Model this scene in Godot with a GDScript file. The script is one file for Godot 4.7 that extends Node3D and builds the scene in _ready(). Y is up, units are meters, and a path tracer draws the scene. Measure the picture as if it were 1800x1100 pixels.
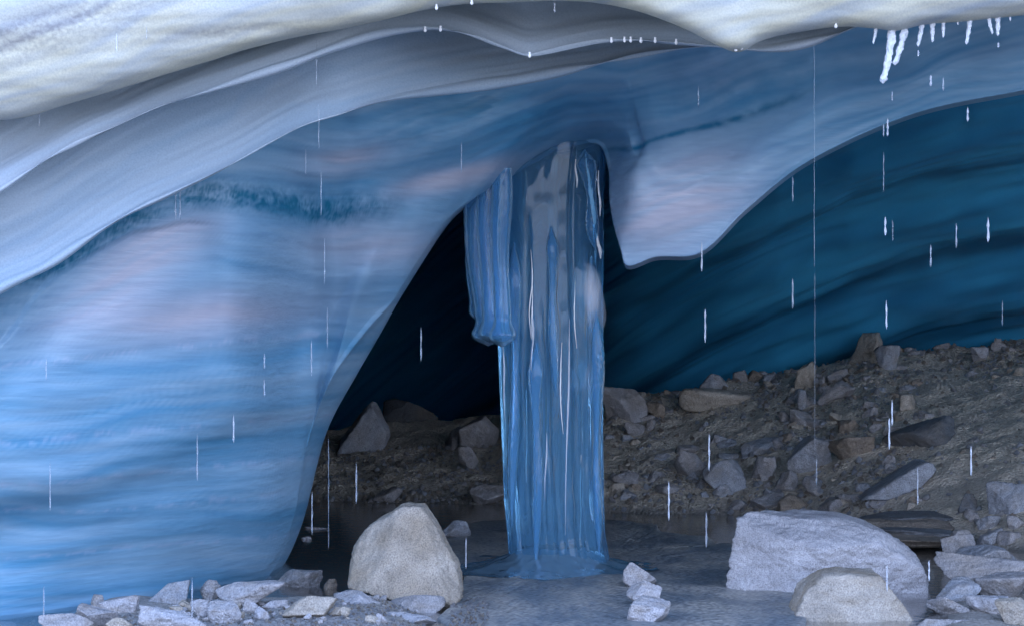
extends Node3D
# An ice cave under a glacier snout: blue ice walls and folds, a clear ice column, rubble and a meltwater floor.

const F := 4200.0      # metres to picture units at one metre's distance
const EYE := 1.5
const SKY := 1.0

var noise := FastNoiseLite.new()
var fine := FastNoiseLite.new()
var rng := RandomNumberGenerator.new()
var taken := {}
var M := {}
var spheres := {}


func _ready() -> void:
	rng.seed = 41
	noise.seed = 7
	noise.noise_type = FastNoiseLite.TYPE_SIMPLEX_SMOOTH
	noise.frequency = 1.0
	noise.fractal_octaves = 4
	fine.seed = 19
	fine.noise_type = FastNoiseLite.TYPE_SIMPLEX_SMOOTH
	fine.frequency = 1.0
	fine.fractal_octaves = 2

	# camera
	var cam := Camera3D.new()
	cam.name = "camera"
	cam.position = Vector3(0, EYE, 0)
	cam.fov = rad_to_deg(2.0 * atan(550.0 / F))
	cam.near = 0.1
	cam.far = 900.0
	cam.current = true
	add_child(cam)
	# sky
	var env := Environment.new()
	env.background_mode = Environment.BG_SKY
	var sky := Sky.new()
	var sm := ProceduralSkyMaterial.new()
	sm.sky_top_color = Color(0.55, 0.66, 0.87)
	sm.sky_horizon_color = Color(0.87, 0.91, 1.0)
	sm.sky_curve = 0.22
	sm.ground_bottom_color = Color(0.25, 0.24, 0.22)
	sm.ground_horizon_color = Color(0.5, 0.5, 0.5)
	sky.sky_material = sm
	env.sky = sky
	env.background_energy_multiplier = SKY
	env.tonemap_mode = Environment.TONE_MAPPER_LINEAR
	env.tonemap_exposure = 5.1
	env.sdfgi_enabled = true
	env.ssao_enabled = true
	env.ssil_enabled = true
	var we := WorldEnvironment.new()
	we.name = "environment"
	we.environment = env
	add_child(we)
	# sun: high behind the glacier, so that the snout and the cave stand in its shade and the gravel plain before it is sunlit
	var sun := DirectionalLight3D.new()
	sun.name = "sun"
	sun.light_energy = 1.4
	sun.light_color = Color(1.0, 0.95, 0.86)
	sun.light_angular_distance = 0.5
	sun.shadow_enabled = true
	sun.rotation_degrees = Vector3(-42, 168, 0)
	add_child(sun)

	materials()
	build_ground()
	build_glacier()
	build_column()
	build_icicles()
	build_rocks()
	build_drops()


# ---------------------------------------------------------------- helpers

func at(px: float, py: float, d: float) -> Vector3:
	return Vector3((px - 900.0) * d / F, EYE - (py - 550.0) * d / F, -d)


func numbered(called: String) -> String:
	var n: int = taken.get(called, 0)
	taken[called] = n + 1
	return called if n == 0 else "%s_%03d" % [called, n]


func tag(o: Node, label: String, category: String, group := "", kind := "") -> void:
	if label: o.set_meta("label", label)
	if category: o.set_meta("category", category)
	if group: o.set_meta("group", group)
	if kind: o.set_meta("kind", kind)


func thing(called: String, label: String, category: String, where := Vector3.ZERO, group := "") -> Node3D:
	var o := Node3D.new()
	o.name = numbered(called)
	o.position = where
	tag(o, label, category, group)
	add_child(o)
	return o


func put(called: String, mesh: Mesh, mat: Material, parent: Node3D = null, where := Vector3.ZERO) -> MeshInstance3D:
	var o := MeshInstance3D.new()
	o.name = numbered(called) if parent == null else called
	o.mesh = mesh
	o.material_override = mat
	o.position = where
	if parent == null:
		add_child(o)
	else:
		parent.add_child(o, true)
	return o


func step(a: float, b: float, x: float) -> float:
	var t := clampf((x - a) / (b - a), 0.0, 1.0)
	return t * t * (3.0 - 2.0 * t)


func along(table: Array, x: float) -> float:   # piecewise linear through [x, y] pairs
	if x <= table[0][0]: return table[0][1]
	for i in range(1, table.size()):
		if x <= table[i][0]:
			var a: Array = table[i - 1]
			var b: Array = table[i]
			return lerpf(a[1], b[1], (x - a[0]) / (b[0] - a[0]))
	return table[-1][1]


func hermite(p: Array, k: PackedFloat32Array, i: int, t: float) -> Vector3:   # non-uniform Catmull-Rom
	var n := p.size()
	var p1: Vector3 = p[i]
	var p2: Vector3 = p[i + 1]
	var h := k[i + 1] - k[i]
	var m1 := (p2 - p1) / h
	var m2 := m1
	if i > 0:
		var h0 := k[i] - k[i - 1]
		m1 = (((p1 - p[i - 1]) / h0) * h + ((p2 - p1) / h) * h0) / (h0 + h)
	if i + 2 < n:
		var h2 := k[i + 2] - k[i + 1]
		m2 = (((p2 - p1) / h) * h2 + ((p[i + 2] - p2) / h2) * h) / (h + h2)
	var t2 := t * t
	var t3 := t2 * t
	return p1 * (2 * t3 - 3 * t2 + 1) + m1 * h * (t3 - 2 * t2 + t) + p2 * (3 * t2 - 2 * t3) + m2 * h * (t3 - t2)


func knots(rows: Array) -> PackedFloat32Array:
	var k := PackedFloat32Array([0.0])
	for i in range(1, rows[0].size()):
		var s := 0.0
		for r in rows: s += (r[i] - r[i - 1]).length()
		k.append(k[-1] + maxf(s / rows.size(), 0.004))
	return k


func steps(k: PackedFloat32Array, cell: float, most: int) -> Array:
	var out := []
	for i in k.size() - 1:
		var n := clampi(ceili((k[i + 1] - k[i]) / cell), 2, most)
		for j in n: out.append([i, float(j) / n])
	out.append([k.size() - 2, 1.0])
	return out


# a smooth surface through rows of points; lift(p, u, v) gives how far it stands out, paint(p, u, v) its own colour
func loft(rows: Array, cu: float, cv: float, lift: Callable, paint: Callable, flip := false, most := 90) -> ArrayMesh:
	var ku := knots(rows)
	var columns := []
	for i in rows[0].size():
		var c := []
		for r in rows: c.append(r[i])
		columns.append(c)
	var kv := knots(columns)
	var su := steps(ku, cu, most)
	var sv := steps(kv, cv, most)
	var nu := su.size()
	var nv := sv.size()
	var wide := []
	for r in rows:
		var line := PackedVector3Array()
		for s in su: line.append(hermite(r, ku, s[0], s[1]))
		wide.append(line)
	var pts := PackedVector3Array()
	pts.resize(nu * nv)
	for i in nu:
		var c := []
		for r in wide: c.append(r[i])
		for j in nv: pts[j * nu + i] = hermite(c, kv, sv[j][0], sv[j][1])
	var nor := grid_normals(pts, nu, nv, flip)
	var col := PackedColorArray()
	col.resize(nu * nv)
	var moved := PackedVector3Array()
	moved.resize(nu * nv)
	for j in nv:
		var v: float = sv[j][0] + sv[j][1]
		for i in nu:
			var q := j * nu + i
			var u: float = su[i][0] + su[i][1]
			col[q] = paint.call(pts[q], u, v)
			moved[q] = pts[q] + nor[q] * float(lift.call(pts[q], u, v))
	nor = grid_normals(moved, nu, nv, flip)
	return grid_mesh(moved, nor, col, nu, nv, flip)


func grid_normals(p: PackedVector3Array, nu: int, nv: int, flip: bool) -> PackedVector3Array:
	var out := PackedVector3Array()
	out.resize(nu * nv)
	for j in nv:
		for i in nu:
			var du := p[j * nu + mini(i + 1, nu - 1)] - p[j * nu + maxi(i - 1, 0)]
			var dv := p[mini(j + 1, nv - 1) * nu + i] - p[maxi(j - 1, 0) * nu + i]
			var n := du.cross(dv)
			n = n.normalized() if n.length() > 1e-12 else Vector3.UP
			out[j * nu + i] = -n if flip else n
	return out


func grid_mesh(p: PackedVector3Array, n: PackedVector3Array, c: PackedColorArray, nu: int, nv: int, flip: bool) -> ArrayMesh:
	var index := PackedInt32Array()
	index.resize((nu - 1) * (nv - 1) * 6)
	var k := 0
	for j in nv - 1:
		for i in nu - 1:
			var a := j * nu + i
			var order := [a, a + nu, a + 1, a + 1, a + nu, a + nu + 1] if not flip else [a, a + 1, a + nu, a + 1, a + nu + 1, a + nu]
			for q in order:
				index[k] = q
				k += 1
	return array_mesh(p, n, c, index)


func array_mesh(p: PackedVector3Array, n: PackedVector3Array, c: PackedColorArray, index: PackedInt32Array) -> ArrayMesh:
	var a := []
	a.resize(Mesh.ARRAY_MAX)
	a[Mesh.ARRAY_VERTEX] = p
	a[Mesh.ARRAY_NORMAL] = n
	if c.size(): a[Mesh.ARRAY_COLOR] = c
	a[Mesh.ARRAY_INDEX] = index
	var m := ArrayMesh.new()
	m.add_surface_from_arrays(Mesh.PRIMITIVE_TRIANGLES, a)
	return m


# a closed tube through centre points with a radius function of (angle, way along)
func tube(path: Array, radii: Array, around: int, per: int, bumpy: float, where: Vector3, squash := 1.0) -> ArrayMesh:
	var k := knots([path])
	var rr := []
	for r in radii: rr.append(Vector3(r, 0, 0))
	var st := []
	for i in path.size() - 1:
		for j in per: st.append([i, float(j) / per])
	st.append([path.size() - 2, 1.0])
	var nu := around + 1
	var pts := PackedVector3Array()
	for s in st:
		var c := hermite(path, k, s[0], s[1])
		var r := maxf(hermite(rr, k, s[0], s[1]).x, 0.0004)
		for i in nu:
			var an := TAU * float(i % around) / around
			var dir := Vector3(cos(an), 0, sin(an) * squash)
			var b := 1.0 + bumpy * noise.get_noise_3d(dir.x * 1.5 + where.x * 9.0, c.y * 42.0, dir.z * 1.5 + where.z)
			pts.append(c + dir * r * b)
	var n := grid_normals(pts, nu, st.size(), true)
	return grid_mesh(pts, n, PackedColorArray(), nu, st.size(), true)


# ---------------------------------------------------------------- materials

func picture(side: int, f: Callable) -> ImageTexture:
	var im := Image.create(side, side, false, Image.FORMAT_RGB8)
	for y in side:
		for x in side: im.set_pixel(x, y, f.call(x, y))
	return ImageTexture.create_from_image(im)


func seamless(freq: float, octaves: int, seed_: int, kind := FastNoiseLite.TYPE_SIMPLEX_SMOOTH) -> NoiseTexture2D:
	var n := FastNoiseLite.new()
	n.seed = seed_
	n.noise_type = kind
	n.frequency = freq
	n.fractal_octaves = octaves
	var t := NoiseTexture2D.new()
	t.noise = n
	t.width = 512
	t.height = 512
	t.seamless = true
	return t


func grain(freq: float, octaves: int, seed_: int, low: Color, high: Color, mid := 0.5) -> NoiseTexture2D:
	var t := seamless(freq, octaves, seed_)
	var g := Gradient.new()
	g.set_color(0, low)
	g.set_color(1, high)
	g.add_point(mid, low.lerp(high, 0.6))
	t.color_ramp = g
	return t


func material(called: String, rough: float, tex: Texture2D, scale: float, bump: Texture2D, depth: float, world := false) -> StandardMaterial3D:
	var m := StandardMaterial3D.new()
	m.resource_name = called
	m.roughness = rough
	m.vertex_color_use_as_albedo = true
	m.uv1_triplanar = true
	m.uv1_world_triplanar = world
	m.uv1_scale = Vector3.ONE * scale
	if tex: m.albedo_texture = tex
	if bump:
		m.heightmap_enabled = true
		m.heightmap_texture = bump
		m.heightmap_scale = depth
	M[called] = m
	return m


func materials() -> void:
	var speckle := grain(0.13, 4, 3, Color(0.48, 0.48, 0.5), Color(1, 1, 1), 0.42)
	var rock_bump := seamless(0.03, 6, 5)
	var ice_bump := seamless(0.012, 5, 11)
	var ice_grain := grain(0.07, 4, 13, Color(0.86, 0.87, 0.89), Color(1, 1, 1))
	material("rock", 0.78, speckle, 1.5, rock_bump, 1.4)
	material("gravel", 0.85, grain(0.05, 5, 17, Color(0.68, 0.67, 0.66), Color(1, 1, 1)), 1.1, seamless(0.06, 5, 23), 2.5, true)
	var ice := material("ice", 0.38, ice_grain, 2.2, ice_bump, 0.06, true)
	ice.metallic_specular = 0.4
	var layered := material("layered_ice", 0.36, grain(0.03, 5, 43, Color(0.87, 0.89, 0.92), Color(1, 1, 1)), 1.0, seamless(0.02, 5, 47), 0.5, true)
	layered.uv1_scale = Vector3(0.3, 1.9, 0.3)
	layered.metallic_specular = 0.4
	var face := material("firn", 0.6, ice_grain, 2.2, ice_bump, 0.15, true)
	face.metallic_specular = 0.35

	var wet := material("wet_floor", 0.42, grain(0.04, 5, 31, Color(0.5, 0.52, 0.55), Color(1, 1, 1)), 1.3, seamless(0.02, 5, 37), 1.2, true)
	wet.metallic_specular = 0.35
	var clear := StandardMaterial3D.new()
	clear.resource_name = "clear_ice"
	clear.albedo_color = Color(0.52, 0.77, 0.92, 0.20)
	clear.roughness = 0.04
	clear.refraction_enabled = true
	clear.refraction_scale = 0.031
	M.clear = clear
	var milky := clear.duplicate()
	milky.resource_name = "milky_ice"
	milky.albedo_color = Color(0.40, 0.50, 0.56, 0.7)
	milky.roughness = 0.12
	M.milky = milky
	var frost := StandardMaterial3D.new()
	frost.resource_name = "white_ice"
	frost.albedo_color = Color(0.97, 0.97, 0.97)
	frost.roughness = 0.25
	frost.backlight_enabled = true
	frost.backlight = Color(0.5, 0.5, 0.5)
	M.frost = frost
	var drip_ice := frost.duplicate()
	drip_ice.resource_name = "icicle_ice"
	drip_ice.albedo_color = Color(0.95, 0.97, 1.0, 0.6)
	drip_ice.roughness = 0.08
	drip_ice.backlight_enabled = false
	drip_ice.refraction_enabled = true
	drip_ice.refraction_scale = 0.031
	M.icicle = drip_ice
	var veil := StandardMaterial3D.new()
	veil.resource_name = "bubbly_ice"
	veil.albedo_color = Color(0.96, 0.97, 1.0, 0.075)
	veil.roughness = 0.9
	veil.transparency = BaseMaterial3D.TRANSPARENCY_ALPHA
	M.veil = veil
	var drop := StandardMaterial3D.new()
	drop.resource_name = "falling_water"
	drop.albedo_color = Color(0.95, 0.97, 1.0, 0.34)
	drop.roughness = 0.06
	drop.refraction_enabled = true
	drop.refraction_scale = 0.033
	M.drop = drop
	for k in [["drop_dim", 0.18], ["drop_faint", 0.07]]:
		var dim := drop.duplicate()
		dim.resource_name = k[0]
		dim.albedo_color.a = k[1]
		M[k[0]] = dim
	var water := StandardMaterial3D.new()
	water.resource_name = "meltwater"
	water.transparency = BaseMaterial3D.TRANSPARENCY_ALPHA
	water.albedo_color = Color(0.10, 0.13, 0.15, 0.25)
	water.roughness = 0.08
	water.normal_enabled = true
	var rip := seamless(0.02, 4, 29)
	rip.as_normal_map = true
	rip.bump_strength = 3.0
	water.normal_texture = rip
	water.normal_scale = 0.25
	water.uv1_triplanar = true
	water.uv1_world_triplanar = true
	water.uv1_scale = Vector3(0.8, 0.8, 0.8)
	M.water = water


# ---------------------------------------------------------------- ground

var CREST := [[-600, 0.45], [600, 0.45], [870, 0.6], [1065, 0.80], [1200, 0.84], [1300, 0.97], [1430, 1.07], [1540, 1.21], [1700, 1.24], [1800, 1.33], [2300, 1.6]]
var SHORE := [[-600, 18.8], [870, 18.6], [1000, 17.9], [1290, 17.7], [1420, 17.2], [1500, 16.6], [1650, 15.6], [1800, 15.0], [2300, 14.0]]

func height(x: float, z: float) -> float:
	var d := maxf(-z, 4.0)
	var px := 900.0 + x * F / d
	var h := -0.04 + 0.028 * noise.get_noise_2d(x * 0.9, z * 0.5) + 0.008 * noise.get_noise_2d(x * 5.0, z * 5.0)
	var ds := along(SHORE, px)
	var dt := 20.5 + 1.8 * step(1000, 850, px)
	var top := along(CREST, px)
	if -z > ds:
		var t := (d - ds) / (dt - ds)
		var rise := top * pow(minf(t, 1.0), 0.85)
		if t > 1.0: rise -= (d - dt) * 0.12
		h += rise + step(0, 0.3, t) * (0.05 * noise.get_noise_2d(x * 1.6, z * 1.6) + 0.02 * noise.get_noise_2d(x * 6.0, z * 6.0))
	# dark channel between the rubble and the ice sheet
	h -= 0.3 * step(16.3, 16.7, d) * step(ds, ds - 0.4, d) * step(1010, 1060, px) * step(1340, 1290, px)
	# gravel bars in the foreground
	h += 0.11 * step(13.0, 11.9, d) * step(820, 640, px)  * step(20, 160, px - (d - 11.4) * 100.0)
	h += 0.05 * step(15.5, 12.0, d) * step(1600, 1720, px)
	h += 0.04 * step(11.4, 9.0, d) * (1.0 + noise.get_noise_2d(x * 0.7, z * 0.7))
	return h


func spread(a: float, b: float, cell: float) -> Array:
	var out := []
	var n := ceili((b - a) / cell)
	for i in n: out.append(a + (b - a) * i / n)
	return out


func build_ground() -> void:
	var xs := [-400.0, -120.0, -40.0, -14.0] + spread(-7.0, 6.0, 0.035) + [6.0, 14.0, 40.0, 120.0, 400.0]
	var zs := [-60.0, -34.0] + spread(-26.0, -10.8, 0.04) + spread(-10.8, 2.0, 0.8) + [3.0, 8.0, 20.0, 60.0, 160.0, 400.0]
	var pts := PackedVector3Array()
	var col := PackedColorArray()
	for z in zs:
		for x in xs:
			pts.append(Vector3(x, height(x, z), z))
			var d := maxf(-z, 4.0)
			var px: float = 900.0 + x * F / d
			var n := noise.get_noise_2d(x * 2.0, z * 2.0)
			var silt := Color(0.22, 0.215, 0.20).lerp(Color(0.33, 0.31, 0.28), 0.5 + 0.5 * n)
			var sand := Color(0.76, 0.67, 0.54).lerp(Color(0.62, 0.56, 0.48), 0.5 + 0.7 * noise.get_noise_2d(x * 0.9 + 4.0, z * 0.9))
			var pebble := Color(0.42, 0.41, 0.40)
			var up := step(-0.01, 0.08, height(x, z) + 0.02 * n)
			var c := silt.lerp(sand, up)
			c = c.lerp(pebble, step(13.2, 12.0, d) * up)
			if z > -10.8: c = Color(0.36, 0.33, 0.29).lerp(Color(0.28, 0.26, 0.23), 0.5 + 0.5 * n)
			col.append(c)
	var nor := grid_normals(pts, xs.size(), zs.size(), true)
	var g := put("ground", grid_mesh(pts, nor, col, xs.size(), zs.size(), true), M.gravel)
	tag(g, "wet silt floor of the cave rising to a bank of sand and rubble", "", "", "structure")

	var pm := PlaneMesh.new()
	pm.size = Vector2(13.0, 9.5)
	var w := put("water", pm, M.water, null, Vector3(-0.5, 0.0, -14.75))
	tag(w, "shallow still meltwater over dark silt on the cave floor", "", "", "structure")

	# broken sheet of floor ice with its edge on the dark channel
	var rim := []
	var edge := [[1035, 921, 0], [1075, 918, 0], [1120, 921, 0], [1150, 926, 0], [1165, 936, 0], [1200, 942, 0], [1240, 947, 0], [1262, 960, 0], [1285, 958, 0], [1335, 968, 0], [1420, 1000, 0], [1430, 1060, 0], [1400, 1130, 0], [1250, 1150, 0], [1000, 1150, 0], [840, 1150, 0], [770, 1090, 0], [800, 1060, 0], [815, 1020, 0], [800, 985, 0], [760, 965, 0], [740, 945, 0], [800, 925, 0], [870, 918, 0], [950, 915, 0]]
	for e in edge: rim.append(at(e[0], e[1], 6300.0 / (e[1] - 550.0)))
	var st := SurfaceTool.new()
	st.begin(Mesh.PRIMITIVE_TRIANGLES)
	var ring := []
	for i in rim.size():
		for k in 12:
			var p: Vector3 = rim[i].lerp(rim[(i + 1) % rim.size()], k / 12.0)
			ring.append(p + Vector3(0.03 * noise.get_noise_2d(p.x * 9.0, p.z * 9.0), 0, 0.05 * noise.get_noise_2d(p.z * 9.0, p.x * 9.0)))
	var mid := Vector3.ZERO
	for p in ring: mid += p / ring.size()
	var n := ring.size()
	for i in n:
		var a: Vector3 = ring[i]
		var b: Vector3 = ring[(i + 1) % n]
		var levels := [[1.0, -0.02], [1.0, 0.012], [0.985, 0.02]]
		for m in range(1, 24): levels.append([0.985 * (1.0 - m / 23.0), 0.022])
		for q in levels.size() - 1:
			var l0: Array = levels[q]
			var l1: Array = levels[q + 1]
			var quad := [mid.lerp(a, l0[0]), mid.lerp(b, l0[0]), mid.lerp(b, l1[0]), mid.lerp(a, l1[0])]
			for k in 4: quad[k].y = (l0[1] if k < 2 else l1[1]) + 0.016 * noise.get_noise_2d(quad[k].x * 2.2, quad[k].z * 1.6)
			for k in [0, 1, 2, 0, 2, 3]:
				st.set_smooth_group(0 if q > 1 else 1)
				st.set_color(Color(0.28, 0.31, 0.33).lerp(Color(0.62, 0.57, 0.50), clampf(0.45 + 1.2 * noise.get_noise_2d(quad[k].x * 2.0, quad[k].z * 1.0) + 0.5 * fine.get_noise_2d(quad[k].x * 9.0, quad[k].z * 4.0), 0, 1)))
				st.add_vertex(quad[k])
	st.generate_normals()
	var s := put("ice_sheet", st.commit(), M.wet_floor)
	tag(s, "grey silty sheet of wet floor ice round the column, broken off at the dark channel", "ice sheet")


# ---------------------------------------------------------------- glacier

func picture_of(p: Vector3) -> Vector2:
	return Vector2(900.0 - p.x / p.z * F, 550.0 + (p.y - EYE) / p.z * F)


func row(pts: Array, dx: float, dy: float, dd: float, bay := 0.0) -> Array:   # bay: how much farther back the part over the column lies
	var out := []
	for p in pts: out.append(at(p[0] + dx, p[1] + dy, p[2] + dd + bay * step(560, 860, p[0]) * step(1400, 1100, p[0])))
	return out


# bands of clear blue ice and bubbly ice, s across them and t along them
func bands(s: float, t: float, seed_: float) -> float:
	var warp := 26.0 * fine.get_noise_2d(t * 0.0025 + seed_, s * 0.004)
	var thin := fine.get_noise_2d((s + warp) * 0.045 - seed_, t * 0.0018 + 3.0)
	return 0.5 * fine.get_noise_2d((s + warp) * 0.013 + seed_, t * 0.0016) + 0.38 * thin + 0.10 * fine.get_noise_2d((s + warp) * 0.085, t * 0.003 + seed_)


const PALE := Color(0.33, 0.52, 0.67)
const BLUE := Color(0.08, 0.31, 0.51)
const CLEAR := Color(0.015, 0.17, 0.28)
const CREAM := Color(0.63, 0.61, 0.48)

# where the band of clear ice runs through the wall
var VEIN := [[-300, 700], [0, 522], [80, 484], [150, 433], [230, 380], [310, 352], [380, 350], [450, 362], [600, 382], [720, 372], [820, 345], [900, 315], [1000, 272], [1100, 266], [1200, 236], [1300, 203], [1420, 166], [1600, 110], [1900, 20]]

var STEP := [[-300, 900], [0, 600], [60, 522], [90, 490], [150, 450], [230, 408], [330, 390], [500, 400]]

func patch(q: Vector2, x: float, y: float, rx: float, ry: float, tilt := 0.0) -> float:
	var a := q.x - x
	var b := q.y - y - tilt * a
	return exp(-(a * a) / (rx * rx) - (b * b) / (ry * ry))


func paint_wall(p: Vector3, _u: float, _v: float) -> Color:
	var q := picture_of(p)
	var w := step(420, 620, q.y)
	var s := lerpf(q.y - along(VEIN, q.x), q.y + 0.09 * q.x - 440.0, w)
	var b := bands(s, q.x, 1.7)
	var rag := noise.get_noise_2d(q.x * 0.02, q.y * 0.03)
	var c := PALE.lerp(BLUE, clampf(0.42 + 0.95 * b, 0.0, 1.0))
	# thin pale layers
	for k in [205.0, 342.0, 415.0, 470.0, 545.0]:
		c = c.lerp(Color(0.46, 0.56, 0.72), 0.45 * exp(-pow((s - k + 10.0 * rag) / 3.5, 2)) * step(-0.1, 0.25, rag + 0.15) * step(700, 600, q.x))
	# bluer ice over the column and to its right
	var blue := 0.45 * patch(q, 740, 235, 160, 55, -0.2) + 0.25 * patch(q, 1060, 190, 260, 40, -0.25) + 0.55 * patch(q, 560, 350, 260, 35, -0.02) + 0.55 * patch(q, 1330, 150, 220, 40, -0.35) + 0.6 * patch(q, 120, 440, 190, 30, -0.62)
	c = c.lerp(Color(0.05, 0.28, 0.48), clampf(blue * (0.9 + 0.6 * rag + 0.7 * b), 0.0, 0.85))
	# bubbly ice in pale pinkish patches
	var milk := patch(q, 250, 460, 130, 60, -0.5) + 0.9 * patch(q, 610, 275, 80, 26, -0.1) + 0.9 * patch(q, 790, 320, 120, 20, -0.25) + patch(q, 1180, 360, 140, 90, -0.3) + 0.8 * patch(q, 330, 560, 240, 50, -0.1) + 0.8 * patch(q, 640, 430, 130, 40, 0.0)
	c = c.lerp(Color(0.64, 0.60, 0.66), clampf(milk * (0.8 + 0.9 * b), 0.0, 0.85))
	# the vein of clear ice
	var porous := absf(fine.get_noise_2d(q.x * 0.045, q.y * 0.08))
	var left := exp(-pow((s - 3.0) / 17.0, 2)) * step(320, 240, q.x) + exp(-pow((s + 12.0) / 22.0, 2)) * step(270, 330, q.x) * step(760, 560, q.x) * 0.9
	c = c.lerp(CLEAR, clampf(left * (0.5 + 1.6 * porous + rag * 0.8), 0.0, 1.0))
	var right := exp(-pow((q.y - along(VEIN, q.x) + 3.0) / (4.0 + 4.0 * step(1100, 1350, q.x)), 2)) * step(985, 1040, q.x) * step(1500, 1330, q.x)
	c = c.lerp(Color(0.02, 0.19, 0.33), clampf(right * (0.85 + rag), 0.0, 1.0))
	return c


func lift_wall(p: Vector3, _u: float, v: float) -> float:
	var q := picture_of(p)
	var w := step(420, 620, q.y)
	var s := lerpf(q.y - along(VEIN, q.x), q.y + 0.09 * q.x - 440.0, w)
	var a := 0.025 * fine.get_noise_2d(s * 0.008 + 5.0, q.x * 0.002) + 0.004 * fine.get_noise_2d(s * 0.04, q.x * 0.003) + 0.05 * fine.get_noise_2d(q.x * 0.0025, q.y * 0.0025)
	# a step in the ice high on the left leg, and a lower one
	var edge := q.y - along(STEP, q.x)
	a += 0.03 * step(-3, 4, edge) * step(150, 4, edge) * step(420, 250, q.x)
	return a * step(0.0, 1.0, v) * step(5.8, 4.2, v)


func fold_paint(seed_: float, warm: float) -> Callable:
	return func(p: Vector3, u: float, v: float) -> Color:
		var q := picture_of(p)
		var b := bands(v * 60.0 + 20.0 * noise.get_noise_2d(u * 0.5, seed_), q.x, seed_)
		var c := Color(0.39, 0.51, 0.60).lerp(Color(0.18, 0.40, 0.60), clampf(0.12 + 0.5 * b, 0.0, 1.0))
		return c.lerp(Color(0.56, 0.55, 0.57), warm)


func fold_lift(seed_: float) -> Callable:
	return func(p: Vector3, u: float, v: float) -> float:
		var q := picture_of(p)
		return 0.03 * fine.get_noise_3d(q.x * 0.0025, q.y * 0.005, seed_) + 0.004 * fine.get_noise_3d(v * 3.0, q.x * 0.004, seed_)


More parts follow.
